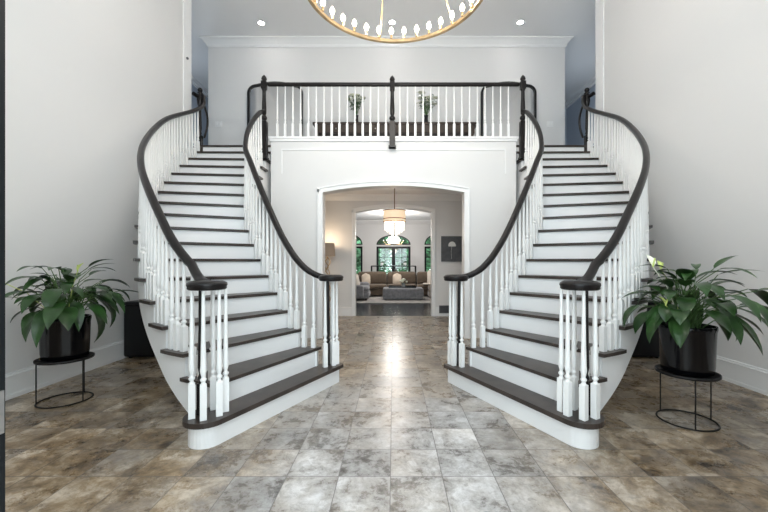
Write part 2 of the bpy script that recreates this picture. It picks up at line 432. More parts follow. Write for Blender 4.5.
# front wall behind the camera: open double doors, sidelights and a tall window over them
b = MB()
b.box(-XW-.12,-.12,0,-2.6,.0,ZC).box(XW+.12,-.12,0,2.6,.0,ZC)
b.box(-2.6,-.12,5.7,2.6,.0,ZC).box(-2.6,-.12,2.5,2.6,0,2.9)
b.box(-2.6,-.12,0,-1.16,0,2.5).box(2.6,-.12,0,1.16,0,2.5)
struct('wall_front', b, M['wall'])
f = MB()
for x in (-2.56,-1.3,0,1.3,2.56): f.box(x-.035,-.1,2.9,x+.035,-.03,5.7)
for z in (2.93,3.85,4.75,5.67): f.box(-2.6,-.1,z-.03,2.6,-.03,z+.03)
w = struct('window_3', f, M['dark_frame'])
MB().box(-2.55,-.07,2.95,2.55,-.065,5.65).build('pane', M['pane'], w)
for k, s in enumerate((-1, 1)):
    d = MB(); xa, xb = s*1.100, s*1.145
    # door leaf standing open at right angles: stiles, rails, glazed
    d.box(xa,.02,0.01,xb,.15,2.44).box(xa,.90,0.01,xb,1.02,2.44).box(xa,.15,0.01,xb,.90,.30).box(xa,.15,2.28,xb,.90,2.44).box(xa,.15,1.2,xb,.9,1.24)
    dr = struct('door_%d' % (1+k), d, M['dark_frame'])
    MB().box(s*1.12,.15,.3,s*1.124,.9,2.28).build('pane', M['pane'], dr)
    MB().box(s*1.094,.94,.78,s*1.1,1.012,.90).build('latch_plate', M['chrome'], dr)
    
struct('porch_floor', MB().box(-4,-3,-.15,4,-1.2,-.02), M['patio'])
struct('patio_floor', MB().box(-9,YF+.15,-.12,9,YF+12,-.03), M['patio'])

# balcony fascia: cap moulding and a framed panel over the arch
b = MB()
b.box(-2.06,YB-.035,Z2-.035,2.06,YB+.02,Z2).box(-2.045,YB-.022,Z2-.075,2.045,YB+.0,Z2-.035)
struct('trim_10', b, M['white'])
b = MB(); t = .022
for (x0, z0, x1, z1) in ((-1.86,3.11,1.86,3.13),(-1.86,2.72,-1.84,3.11),(1.84,2.72,1.86,3.11)):
    b.box(x0,YB-.012,z0,x1,YB,z1)
struct('trim_11', b, M['white'])

# ------------------------------------------------------------------ staircases
OUT = {1:(-1.22,2.48),2:(-1.32,2.62),3:(-1.61,2.75),4:(-1.85,2.88),5:(-2.06,3.04),6:(-2.26,3.21),7:(-2.46,3.42),8:(-2.65,3.66),9:(-2.83,3.93),
       10:(-2.99,4.22),11:(-3.14,4.53),12:(-3.26,4.83),13:(-3.34,5.09),14:(-3.39,5.34),15:(-3.42,5.60),16:(-3.43,5.86),17:(-3.43,6.12),18:(-3.43,6.37),19:(-3.43,6.62)}
INN = {1:(-.55,3.80),2:(-.76,3.79),3:(-.95,3.83),4:(-1.10,3.91),5:(-1.24,4.02),6:(-1.375,4.14),7:(-1.515,4.28),8:(-1.65,4.43),9:(-1.775,4.59),
       10:(-1.90,4.76),11:(-1.97,4.93),12:(-2.02,5.11),13:(-2.05,5.29),14:(-2.065,5.48),15:(-2.07,5.69),16:(-2.07,5.91),17:(-2.07,6.14),18:(-2.07,6.37),19:(-2.07,6.6)}
def cr(D, t):
    ks = sorted(D); t = max(ks[0], min(ks[-1]-1e-6, t)); i = int(math.floor(t))
    def g(k): return Vector(D[max(ks[0], min(ks[-1], k))]) if not isinstance(D[ks[0]], (int,float)) else D[max(ks[0], min(ks[-1], k))]
    p0, p1, p2, p3 = g(i-1), g(i), g(i+1), g(i+2); u = t-i
    return .5*((2*p1)+(p2-p0)*u+(2*p0-5*p1+4*p2-p3)*u*u+(3*p1-p0-3*p2+p3)*u*u*u)
def off(D, t, inset):
    # shift the path point towards the middle of the flight
    p = cr(D, t); q = cr(INN if D is OUT else OUT, t)
    e = .05; tg = cr(D, min(t+e, 18.9))-cr(D, max(t-e, 1)); nrm = Vector((-tg.y, tg.x)).normalized()
    if nrm.dot(q-p) < 0: nrm = -nrm
    return p+nrm*inset
def interp(tab, t):
    for (a, za), (b_, zb) in zip(tab, tab[1:]):
        if t <= b_: return za+(zb-za)*max(0,(t-a))/(b_-a)
    return tab[-1][1]
def smooth_tab(tab, t):
    e = .6; return (interp(tab, t-e)+interp(tab, t-e/2)+interp(tab, t)+interp(tab, t+e/2)+interp(tab, t+e))/5
RO = [(1,1.08),(2,1.115),(2.5,1.15),(3,1.245),(4,1.46),(5,1.70),(6,1.92),(7,2.11),(8,2.31),(9,2.50),(10,2.69),(11,2.89),(12,3.09),(13,3.26),(14,3.41),(15,3.55),(16,3.69),(17,3.84),(18,4.02),(19,4.2)]
RI = [(1,1.10),(2.2,1.10),(3,1.23),(4,1.42),(5,1.63),(6,1.86),(8,2.34),(10,2.74),(12,3.10),(14,3.45),(15,3.62),(16,3.78),(17,3.95),(19,4.3)]
VO = Vector((-1.312,2.535)); VI = Vector((-.645,3.72))
RSEC = [(-.026,-.027),(.026,-.027),(.032,-.008),(.027,.017),(.014,.028),(-.014,.028),(-.027,.017),(-.032,-.008)]
def mir(p, s): return (p[0]*-s, p[1]) if s else p

def baluster_mb(x, y, z0, z1, ang=0, w=.042):
    b = MB(); h = z1-z0; hb = min(.24, h*.27)
    c, s_ = math.cos(ang)*w/2, math.sin(ang)*w/2
    pts = [(x+c-s_,y+s_+c),(x-c-s_,y-s_+c),(x-c+s_,y-s_-c),(x+c+s_,y+s_-c)]
    b.prism(pts, z0, z0+hb)
    k = w/.042
    pr = [(.020,0),(.013,.012),(.012,.018),(.021,.030),(.021,.038),(.012,.048),(.0125,.056),(.020,.085),(.021,.10),(.018,.13)]
    pr = [(r*k, hb+d) for r, d in pr]+[(.0145*k,h*.62),(.0105*k,h-.0)]
    b.lathe(pr, x, y, z0, 10)
    return b
def stair(s, label):
    # s = -1 left flight, +1 right flight (mirror image)
    X = lambda x: x if s < 0 else -x
    root = thing('staircase', label, 'staircase', (X(-2.0),4.2,0))
    def P(p): return (X(p[0]), p[1])
    # first step with bullnose
    dirn = Vector((.44,.898)).normalized(); nr = Vector((.898,-.44)).normalized()
    def first(r, inset, lim):
        pts = []
        a0 = math.atan2(nr.y, nr.x)
        e = VO+dirn*(1.475-inset)+nr*r
        q = [e-nr*.02+dirn*.012, e]
        pts = q
        for k in range(19):
            a = a0-(PI*1.12)*k/18
            pts.append(VO+Vector((math.cos(a), math.sin(a)))*r)
        pts.append(off(OUT,2.12+lim,.02+inset)); pts.append(off(INN,2.12+lim,.0+inset))
        return [P(p) for p in pts]
    MB().prism(first(.118, .03, 0), 0, R-.036).build('riser', M['white'], root)
    MB().prism(first(.151, 0, .06), R-.036, R).build('tread', M['tread'], root)
    for i in range(2, NT+1):
        z = i*R
        te = i+1.13 if i < NT else i+.12
        ts = [i+(te-i)*k/5 for k in range(6)]
        pts = [P(off(OUT,t,0)) for t in ts]+[P(off(INN,t,0)) for t in ts[::-1]]
        if i < NT or True:
            m = MB().prism(pts, z-.028, z); m.build('tread', M['tread'], root)
        # riser board
        a, b_ = off(OUT,i+.10,.045), off(INN,i+.10,.045); c, d = off(OUT,i+.20,.045), off(INN,i+.20,.045)
        MB().prism([P(a),P(b_),P(d),P(c)], (i-1)*R, z-.032).build('riser', M['white'], root)
    # cut stringers and soffit
    for D in (OUT, INN):
        b = MB()
        for i in range(1 if D is OUT else 1, NT):
            for k in range(4):
                t0 = i+.1+k*.25; t1 = t0+.25
                if t0 < 2.05 : continue
                t1 = min(t1, 18.0)
                if t1 <= t0: continue
                zt = i*R-.033
                zb0, zb1 = max(0, t0*R-.46), max(0, t1*R-.46)
                if D is INN and t0 > 14.5: zb0, zb1 = 2.29, 2.29
                if zt-zb0 < .01: continue
                pa, pb = off(D,t0,.04), off(D,t1,.04); qa, qb = off(D,t0,.085), off(D,t1,.085)
                v = [(*P(pa),zb0),(*P(pb),zb1),(*P(qb),zb1),(*P(qa),zb0),(*P(pa),zt),(*P(pb),zt),(*P(qb),zt),(*P(qa),zt)]
                b.add(v, [(0,1,2,3),(7,6,5,4),(0,4,5,1),(1,5,6,2),(2,6,7,3),(3,7,4,0)])
        b.build('stringer', M['white'], root)
    b = MB(); vs = []; ts = [2.2+.2*k for k in range(80) if 2.2+.2*k <= 18]
    for t in ts:
        o, i_ = off(OUT,t,.06), off(INN,t,.06); z = max(.0, t*R-.445)
        vs += [(*P(o),z),(*P(i_),z),(*P(o),z+.02),(*P(i_),z+.02)]
    fs = []
    for k in range(len(ts)-1): 
        q = 4*k
        fs += [(q,q+1,q+5,q+4),(q+2,q+6,q+7,q+3)]
    b.add(vs, fs, True); b.build('soffit', M['white'], root)
    # handrails
    def rail(D, tab, V, t0, t1, inset, name='handrail'):
        pts = []
        n_ = 90
        for k in range(n_+1):
            t = t0+(t1-t0)*k/n_; p = off(D, t, inset); z = smooth_tab(tab, t)
            pts.append(Vector((*P(p), z)))
        zc = 1.10 if D is INN else 1.105
        c = Vector((*P(V), zc))
        # ease into the volute cap
        e = pts[0]; lead = [c.lerp(Vector((e.x,e.y,zc+(e.z-zc)*(k/6)**(1.5 if D is INN else 1.1))), k/6) for k in range(6)]
        return lead+pts
    po = rail(OUT, RO, Vector((-1.335,2.60)), 2.95, 17.75, .065)
    # gooseneck up to the landing newel
    last = po[-1]
    po += [Vector((X(-3.38),6.36,4.02)), Vector((X(-3.385),6.42,4.10)), Vector((X(-3.40),6.45,4.22)), Vector((X(-3.44),6.47,4.26))]
    pi_ = rail(INN, RI, VI, 2.35, 15.2, .05)
    pi_ += [Vector((X(-2.085),5.80,3.69))]
    MB().tube(po, 1.0, sec=RSEC).build('handrail', M['rail'], root)
    MB().tube(pi_, 1.0, sec=RSEC).build('handrail', M['rail'], root)
    for V, rr, zc in ((VO,.132,1.10),(VI,.128,1.10)):
        MB().lathe([(.02,-.034),(rr-.015,-.034),(rr-.004,-.024),(rr-.006,-.012),(rr,-.002),(rr-.004,.016),(rr-.03,.028),(.02,.030)], X(V.x), V.y, zc, 32).build('volute', M['rail'], root)
    # newels under the volutes (dark), landing newel
    def newel(x, y, z0, z1, w=.05):
        b = MB(); h = z1-z0
        b.box(x-w/2,y-w/2,z0,x+w/2,y+w/2,z0+.22)
        b.lathe([(.022,.22),(.014,.235),(.024,.25),(.024,.265),(.015,.285),(.024,.33),(.023,.38),(.019,h*.7),(.018,h)], x, y, z0, 12)
        return b.build('newel_post', M['rail'], root)
    newel(X(-1.358), 2.545, R, 1.07, .046); newel(X(-.688), 3.765, R, 1.075, .042)
    zz = 1.07
    for (x, y) in ((-1.390,2.48),(-1.297,2.455),(-1.222,2.525),(-1.212,2.60),(-1.317,2.63)):
        baluster_mb(X(x), y, R, zz, .5).build('baluster', M['bal'], root)
    for (x, y) in ((-.700,3.690),(-.625,3.745),(-.600,3.80),(-.655,3.82)):
        baluster_mb(X(x), y, R, 1.075, .5).build('baluster', M['bal'], root)
    # turned balusters down both sides
    for i in range(2, NT):
        for q in (.30,.62,.94):
            t = i+q
            if t > 17.6: continue
            if i == 2 and q < .2: continue
            p = off(OUT, t, .065); tg = cr(OUT,t+.05)-cr(OUT,t-.05)
            baluster_mb(X(p.x), p.y, i*R, smooth_tab(RO,t)-.027, math.atan2(tg.y,X(tg.x))).build('baluster', M['bal'], root)
        for q in (.32,.82):
            t = i+q
            if t > 15.5: continue
            p = off(INN, t, .05); tg = cr(INN,t+.05)-cr(INN,t-.05)
            baluster_mb(X(p.x), p.y, i*R, smooth_tab(RI,t)-.027, math.atan2(tg.y,X(tg.x))).build('baluster', M['bal'], root)
    # landing newel with acorn finial, its curved drop and the short level rail to the wall
    x, y = X(-3.475), 6.47
    b = MB(); b.box(x-.035,y-.035,Z2,x+.035,y+.035,Z2+.2)
    b.lathe([(.03,.2),(.018,.22),(.03,.24),(.02,.27),(.03,.33),(.022,.55),(.018,.72)], x, y, Z2, 12)
    b.lathe([(.03,.72),(.045,.75),(.055,.84),(.04,.93),(.022,.95),(.05,.965),(.02,.985)], x, y, Z2, 14)
    nw = b.build('newel_post', M['rail'], root)
    MB().ball(x, y, Z2+1.02, .042).build('finial', M['rail'], nw)
    MB().tube([(X(-3.48),6.47,4.22),(X(-3.51),6.42,4.23),(X(-3.535),6.35,4.24)], 1.0, sec=RSEC).build('handrail', M['rail'], root)
    pts = []
    for k in range(15):
        a = k/14; pts.append((X(-3.42+.07*math.sin(PI*a)), 6.48+.02*a, 4.10-.60*a))
    MB().tube(pts, .018, 8).build('rail_drop', M['rail'], nw)
    return root
stair(-1, 'left curved white staircase with dark wooden treads and black handrails')
stair(1, 'right curved white staircase with dark wooden treads and black handrails')

# ------------------------------------------------------------------ balcony balustrade
br = thing('balcony_railing', 'straight balustrade across the balcony, black rail on white balusters', 'railing', (0,YB+.06,Z2))
yr = YB+.03
MB().tube([(-2.08,yr-.02,4.205),(2.08,yr-.02,4.205)], 1.0, sec=RSEC).build('handrail', M['rail'], br)
def big_newel(x, y, z0, z1):
    b = MB(); w = .047
    zb = Z2+.225
    b.box(x-w,y-w,z0,x+w,y+w,zb); b.box(x-w-.012,y-w-.012,z0,x+w+.012,y+w+.012,z0+.025)
    b.lathe([(.046,0),(.028,.012),(.026,.02),(.045,.04),(.05,.06),(.045,.08),(.026,.10),(.026,.11),(.036,.13),(.038,.20),(.030,.40),(.027,.5),(.036,.51),(.036,.53)], x, y, zb, 16)
    b.box(x-.04,y-.04,zb+.53,x+.04,y+.04,zb+.655)
    b.lathe([(.04,.655),(.02,.66),(.02,.67),(.042,.685),(.045,.70),(.034,.73),(.012,.755),(.004,.765)], x, y, zb, 14)
    return b
for (x, z0) in ((-2.115,2.95),(0-.02,3.13),(2.115,2.95)):
    n_ = big_newel(x, YB-.075 if abs(x) > 1 else YB-.02-.035, z0, 4.2).build('newel_post', M['rail'], br)
for half in (-1, 1):
    for k in range(15):
        x = (-2.06+.129*(k+1)) if half < 0 else (2.04-.129*(k+1))
        baluster_mb(x, yr, Z2, 4.185, 0, .036).build('baluster', M['bal'], br)

# ------------------------------------------------------------------ foyer ring chandelier
CX, CY, CZ, CR = .02, 3.45, 3.92, .90
ch = thing('ring_chandelier', 'large gold wagon wheel ring chandelier with candle bulbs over the foyer', 'chandelier', (CX,CY,CZ))
N_ = 96
def ring(r0, r1, z0, z1, n=N_):
    b = MB(); vs = []
    for k in range(n):
        a = 2*PI*k/n; c, s_ = math.cos(a), math.sin(a)
        vs += [(CX+r0*c,CY+r0*s_,z0),(CX+r1*c,CY+r1*s_,z0),(CX+r1*c,CY+r1*s_,z1),(CX+r0*c,CY+r0*s_,z1)]
    fs = []
    for k in range(n):
        q, w_ = 4*k, 4*((k+1)%n)
        for j in range(4): fs.append((q+j, w_+j, w_+(j+1)%4, q+(j+1)%4))
    return b.add(vs, fs)
ring(CR-.03, CR+.005, CZ-.017, CZ+.017).build('ring', M['gold'], ch)
ring(CR-.028, CR+.009, CZ-.006, CZ+.006).build('ring_band', M['bronze'], ch)
for k in range(36):
    a = 2*PI*(k+.3)/36; x, y = CX+(CR-.03)*math.cos(a), CY+(CR-.03)*math.sin(a)
    c_ = MB().lathe([(.012,0),(.015,.02),(.012,.03),(.012,.05)], x, y, CZ+.02, 8).build('candle_cup', M['gold'], ch)
    MB().lathe([(.010,0),(.022,.018),(.027,.04),(.020,.065),(.004,.09)], x, y, CZ+.07, 10).build('bulb', M['bulb'], c_)
for k in range(6):
    a = math.radians(42+60*k)
    MB().tube([(CX+(CR-.03)*math.cos(a),CY+(CR-.03)*math.sin(a),CZ),(CX,CY,5.55)], .008, 6).build('suspension_rod', M['gold'], ch)
a = math.radians(64)
MB().lathe([(.02,0),(.05,.02),(.02,.06),(.012,.1),(.012,.45),(.07,.48),(.08,.55)], CX, CY, 5.55, 14).build('ceiling_canopy', M['gold'], ch)

# recessed ceiling lamps over the landing
for k, (x, y) in enumerate(((-2.68,7.29),(-.03,7.27),(2.56,7.27))):
    lab = ('round recessed ceiling lamp above the left landing','round recessed ceiling lamp above the middle of the balcony','round recessed ceiling lamp above the right landing')[k]
    d = thing('ceiling_downlight', lab, 'ceiling lamp', (x,y,ZC), 'recessed lamps over the landing')
    MB().lathe([(.055,-.003),(.085,-.008),(.09,0)], x, y, ZC, 20, cap=False).build('trim_ring', M['white'], d)
    MB().lathe([(.001,-.004),(.055,-.004)], x, y, ZC, 20).build('lens', M['can'], d)

# ------------------------------------------------------------------ upstairs furniture
def bouquet(root, x, y, z, h=.45, r=.2, seed=1, n=16, petal=True):
    q = random.Random(seed)
    s_ = MB(); l = MB(); p = MB()
    for k in range(n):
        a = q.uniform(0,2*PI); e = q.uniform(.2,1)*r; hh = h*q.uniform(.55,1)
        tip = Vector((x+e*math.cos(a), y+e*math.sin(a), z+hh))
        s_.tube([(x,y,z),((x+tip.x)/2,(y+tip.y)/2,z+hh*.6),tip], .004, 5)
        for j in range(5):
            c = Vector((x,y,z)).lerp(tip, .5+.12*j); b_ = q.uniform(0,2*PI)
            leaf_blade(l, c, b_, q.uniform(-.2,.8), q.uniform(.06,.11), .026)
        if petal and k%2 == 0:
            for j in range(6): leaf_blade(p, tip, j*PI/3, .5, .085, .055)
    s_.build('stem', M['stem'], root); l.build('leaves', M['leaf2'], root)
    if petal: p.build('blossom', M['petal'], root)
def leaf_blade(mb, base, az, elev, L_, W_, droop=0.6, nseg=6, fold=.25):
    # pointed elliptical blade starting at base, heading az, rising elev and bending down by droop
    d = Vector((math.cos(az), math.sin(az), 0)); side = Vector((-d.y, d.x, 0)); p = Vector(base); vs = []
    e = elev; st = L_/nseg
    for i in range(nseg+1):
        u = i/nseg; w_ = W_*.5*(math.sin(PI*min(1,u*1.02)**.8)**.9 if 0 < u < 1 else 0.02)
        dirv = d*math.cos(e)+Vector((0,0,1))*math.sin(e); nn = -d*math.sin(e)+Vector((0,0,1))*math.cos(e)
        vs += [p-side*w_+nn*w_*fold, p-side*w_*.5+nn*w_*fold*.35, p.copy(), p+side*w_*.5+nn*w_*fold*.35, p+side*w_+nn*w_*fold]
        p = p+dirv*st; e -= droop/nseg
    fs = []
    for i in range(nseg):
        for j in range(4): fs.append((i*5+j,i*5+j+1,(i+1)*5+j+1,(i+1)*5+j))
    mb.add(vs, fs, True)

ct = thing('console_table', 'long dark brown wooden console table against the upstairs wall', 'table', (.03,7.55,Z2))
zt_ = Z2+.80
MB().box(-1.66,7.38,zt_-.04,1.73,7.78,zt_).build('tabletop', M['console'], ct)
MB().box(-1.60,7.41,zt_-.22,1.67,7.76,zt_-.04).build('apron', M['console'], ct)
for k in range(4):
    x0 = -1.56+.81*k; d_ = MB().box(x0,7.395,zt_-.2,x0+.76,7.41,zt_-.06).build('drawer', M['console'], ct)
    MB().ball(x0+.38,7.385,zt_-.13,.014).build('knob', M['chrome'], d_)
for x in (-1.58,1.61):
    for y in (7.43,7.72): MB().box(x-.035,y-.03,Z2,x+.035,y+.03,zt_-.2).build('leg', M['console'], ct)
MB().box(-1.6,7.45,Z2+.15,1.65,7.72,Z2+.18).build('shelf', M['console'], ct)
for (x, sd, lab) in ((-.77,3,'flower vase on the left half of the upstairs console table'),(.68,5,'flower vase on the right half of the upstairs console table')):
    t = thing('flower_vase', lab, 'vase', (x,7.50,zt_), 'flower vases on the upstairs console')
    MB().lathe([(.045,0),(.05,.02),(.04,.08),(.035,.14),(.045,.18),(.04,.181)], x, 7.50, zt_, 14).build('vase', M['blackmatte'], t)
    bouquet(t, x, 7.50, zt_+.17, .46, .21, sd, 20)

def mirror(x, w, zt, lab):
    t = thing('floor_mirror', lab, 'mirror', (x,7.74,Z2), 'black framed floor mirrors upstairs')
    h = zt-Z2; hw = w/2; rc = .16; pts = []
    # rounded shoulders with a slight arch
    pts += [(x-hw,Z2),(x-hw,zt-rc-.06)]
    for k in range(1,7):
        a = PI-PI/2*k/6; pts.append((x-hw+rc+rc*math.cos(a), zt-.06-rc+rc*math.sin(a)))
    for k in range(1,8):
        u = k/8; pts.append((x-hw+rc+(w-2*rc)*u, zt-.06+.06*math.sin(PI*u)))
    for k in range(0,7):
        a = PI/2-PI/2*k/6; pts.append((x+hw-rc+rc*math.cos(a), zt-.06-rc+rc*math.sin(a)))
    pts += [(x+hw,Z2)]
    MB().prismy(pts, 7.765, 7.775).build('mirror_glass', M['mirror'], t)
    b = MB(); b.tube([(p[0],7.76,p[1]) for p in pts+[pts[0]]], 1.0, sec=[(-.022,-.022),(.022,-.022),(.022,.022),(-.022,.022)], smooth=False)
    b.build('mirror_frame', M['blackmatte'], t)
mirror(-2.55, 1.15, 5.12, 'black framed floor mirror upstairs, left of the console table')
mirror(2.48, 1.15, 5.12, 'black framed floor mirror upstairs, right of the console table')
for (x, nm) in ((-3.80,'left'),(3.40,'right')):
    t = thing('light_switch', 'white light switch on the upstairs wall at the %s landing' % nm, 'switch', (x,YW-.01,Z2+.93), 'upstairs light switches')
    MB().box(x-.07,YW-.01,Z2+.87,x+.07,YW,Z2+.99).build('switch_plate', M['plate'], t)
    MB().box(x-.04,YW-.018,Z2+.9,x-.015,YW-.01,Z2+.96).build('toggle', M['bal'], t)
    MB().box(x+.015,YW-.018,Z2+.9,x+.04,YW-.01,Z2+.96).build('toggle', M['bal'], t)
o = MB().ball(0,0,0,.022).build('wall_sensor', M['vent']); o.location = (-XW+.03,6.15,4.74); o.scale = (1,1,1)
tag(o, 'small round grey sensor high on the left wall edge', 'sensor')

# ------------------------------------------------------------------ plants on stands
def plant(cx, cy, side, flowers, seed, wall_s):
    nm = side
    st = thing('plant_stand', 'black wire plant stand on the floor by the %s wall' % nm, 'plant stand', (cx,cy,0), 'plant stands beside the stairs')
    def circ(r, z, n=40): return [(cx+r*math.cos(2*PI*k/n), cy+r*math.sin(2*PI*k/n), z) for k in range(n)]
    MB().tube(circ(.195,.007), .0065, 8, closed=True).build('base_ring', M['iron'], st)
    for a in ((215,350,88) if side == 'left' else (115,246,0)):
        x, y = cx+.192*math.cos(math.radians(a)), cy+.192*math.sin(math.radians(a))
        MB().tube([(x,y,.005),(x,y,.375)], .0052, 8).build('leg', M['iron'], st)
    MB().lathe([(.18,.374),(.204,.374),(.208,.380),(.208,.395),(.198,.397),(.196,.385),(.002,.385)], cx, cy, 0, 40).build('tray', M['iron'], st)
    t = thing('potted_plant', 'peace lily in a glossy black pot on the %s plant stand' % nm, 'potted plant', (cx,cy,.387), 'potted peace lilies')
    pr = [(.15,.398),(.168,.402),(.174,.45),(.182,.72),(.187,.74),(.187,.762),(.176,.762),(.17,.72)]
    if side == 'left':
        # fluted pot
        b = MB(); vs = []; n_ = 48
        for r, z in pr:
            for k in range(n_):
                a = 2*PI*k/n_; rr = r*(1-.035*abs(math.sin(a*6))) ; vs.append((cx+rr*math.cos(a), cy+rr*math.sin(a), z))
        fs = [(i*n_+k,i*n_+(k+1)%n_,(i+1)*n_+(k+1)%n_,(i+1)*n_+k) for i in range(len(pr)-1) for k in range(n_)]
        b.add(vs, fs, True); b.add(vs[:n_], [list(range(n_))[::-1]])
        b.build('pot', M['blackmatte'] if False else M['black'], t)
    else:
        MB().lathe(pr, cx, cy, 0, 48, cap=False).build('pot', M['black'], t)
    MB().lathe([(.001,.73),(.168,.725)], cx, cy, 0, 24).build('soil', M['soil'], t)
    q = random.Random(seed); fo = MB(); stm = MB()
    def one(az, reach, top, L_, W_, el, droop):
        b0 = Vector((cx+q.uniform(-.07,.07), cy+q.uniform(-.07,.07), .73)); d = Vector((math.cos(az), math.sin(az), 0))
        tip = Vector((cx,cy,0))+d*reach; tip.z = top
        mid = b0.lerp(tip,.5); mid.z = .73+(top-.73)*.78
        stm.tube([b0, mid, tip], [.005,.004,.003], 5)
        leaf_blade(fo, tip, az+q.uniform(-.35,.35), el, L_, W_, droop, 8, .22)
    lim = lambda az: 1.0 if math.cos(az)*wall_s < .35 else (.66 if side == 'left' else .82)   # keep clear of the wall side
    for k in range(20):                                             # long drooping skirt over the pot rim
        az = 2*PI*k/20+q.uniform(-.2,.2); m_ = lim(az)
        one(az, q.uniform(.17,.30)*m_, q.uniform(.82,.98), q.uniform(.24,.38)*m_, q.uniform(.09,.15), q.uniform(-.9,0), q.uniform(.6,1.5))
    for k in range(24):
        az = 2*PI*k/24+q.uniform(-.25,.25); m_ = lim(az)
        one(az, q.uniform(.22,.42)*m_, q.uniform(.90,1.06), q.uniform(.22,.33)*m_, q.uniform(.08,.13), q.uniform(-.3,.4), q.uniform(.8,1.6))
    for k in range(34):
        az = 2*PI*k/34+q.uniform(-.3,.3); m_ = lim(az)
        one(az, q.uniform(.03,.28)*m_, q.uniform(.90,1.13), q.uniform(.16,.28)*m_, q.uniform(.07,.12), q.uniform(-.1,.9), q.uniform(.6,1.5))
    for k in range(9):
        az = 2*PI*k/9+q.uniform(-.3,.3); m_ = lim(az)
        one(az, q.uniform(.08,.26)*m_, q.uniform(1.12,1.22), q.uniform(.20,.28)*m_, q.uniform(.06,.09), q.uniform(.1,.7), q.uniform(.5,1.1))
    stm.build('stem', M['stem'], t); fo.build('foliage', M['leaf'], t)
    for (dx, dy, z, L_, az, m_) in flowers:
        b = MB(); b.tube([(cx+dx*.1,cy+dy*.1,.73),(cx+dx*.6,cy+dy*.6,.73+(z-.73)*.7),(cx+dx,cy+dy,z)], .0035, 5)
        leaf_blade(b, (cx+dx,cy+dy,z), az, 1.2, L_, L_*.5, .5, 6, .6)
        fl = b.build('flower', m_, t)
        MB().tube([(cx+dx,cy+dy,z),(cx+dx+.01,cy+dy-.01,z+L_*.6)], .006, 6).build('spadix', M['yellowbud'], fl)
    return t
plant(-2.99, 3.28, 'left', [(.20,-.1,1.18,.09,.3,M['yellowbud']),(-.36,-.22,1.10,.10,2.6,M['yellowbud'])], 11, -1)
plant(2.33, 2.86, 'right', [(-.27,.0,1.22,.12,1.7,M['petal']),(-.02,.25,1.20,.09,1.5,M['yellowbud']),(-.26,-.12,.93,.08,2.2,M['yellowbud'])], 23, -1)

# black boxes against the walls beyond the plants
for s, nm in ((-1,'left'),(1,'right')):
    t = thing('storage_box', 'upright black box against the %s wall beyond the potted plant' % nm, 'box', (s*3.27,4.9,0), 'black boxes under the stairs')
    MB().rbox(s*3.02,4.68,.02,s*3.52,5.12,.70,.03).build('body', M['blackmatte'], t)
    MB().rbox(s*3.01,4.67,.70,s*3.522,5.13,.74,.015).build('lid', M['blackmatte'], t)
    for (x, y) in ((3.08,4.74),(3.46,4.74),(3.08,5.06),(3.46,5.06)):
        MB().lathe([(.02,0),(.022,.025)], s*x, y, 0, 10).build('foot', M['iron'], t)

# ------------------------------------------------------------------ hall between the arches
t = thing('hall_chandelier', 'drum shade crystal chandelier hanging in the hall beyond the arch', 'chandelier', (.0,7.2,2.82))
x, y = .02, 7.2
MB().lathe([(.07,-.02),(.07,0)], x, y, 2.82, 16).build('ceiling_canopy', M['chrome'], t)
MB().tube([(x,y,2.30),(x,y,2.80)], .009, 6).build('rod', M['bronze'], t)
MB().lathe([(.215,2.06),(.22,2.07),(.22,2.28),(.215,2.29)], x, y, 0, 32, cap=False).build('drum_shade', M['shade_gold'], t)
for z in (2.065,2.12,2.285): MB().tube([(x+.223*math.cos(2*PI*k/32),y+.223*math.sin(2*PI*k/32),z) for k in range(32)], .008, 6, closed=True).build('shade_hoop', M['bronze'], t)
q = random.Random(4)
b = MB()
for (r, z0, zl, n_) in ((.19,2.05,1.90,18),(.15,2.05,1.86,14),(.10,2.05,1.82,10),(.05,2.05,1.78,6)):
    for k in range(n_):
        a = 2*PI*k/n_; xx, yy = x+r*math.cos(a), y+r*math.sin(a); z = z0
        while z > zl: 
            b.lathe([(.001,-.016),(.011,0),(.001,.016)], xx, yy, z, 6, smooth=False); z -= .036
b.build('crystal_strands', M['crystal'], t)
# floor lamp with twisted gold stems
t = thing('floor_lamp', 'gold twisted stem lamp with drum shade left of the hall arch', 'lamp', (-1.49,8.05,0))
x, y = -1.49, 8.05
MB().lathe([(.14,0),(.14,.02),(.03,.03)], x, y, 0, 20).build('base', M['gold'], t)
for j in range(3):
    pts = []
    for k in range(40):
        u = k/39; a = 2*PI*(j/3+u*2.2); r = .02+.055*abs(math.sin(PI*u*5)); pts.append((x+r*math.cos(a), y+r*math.sin(a), .02+1.36*u))
    MB().tube(pts, .010, 6).build('stem', M['gold'], t)
MB().lathe([(.185,1.39),(.17,1.68)], x, y, 0, 32, cap=False).build('lamp_shade', M['shade_linen'], t)
MB().ball(x, y, 1.5, .04).build('bulb', M['bulb'], t)
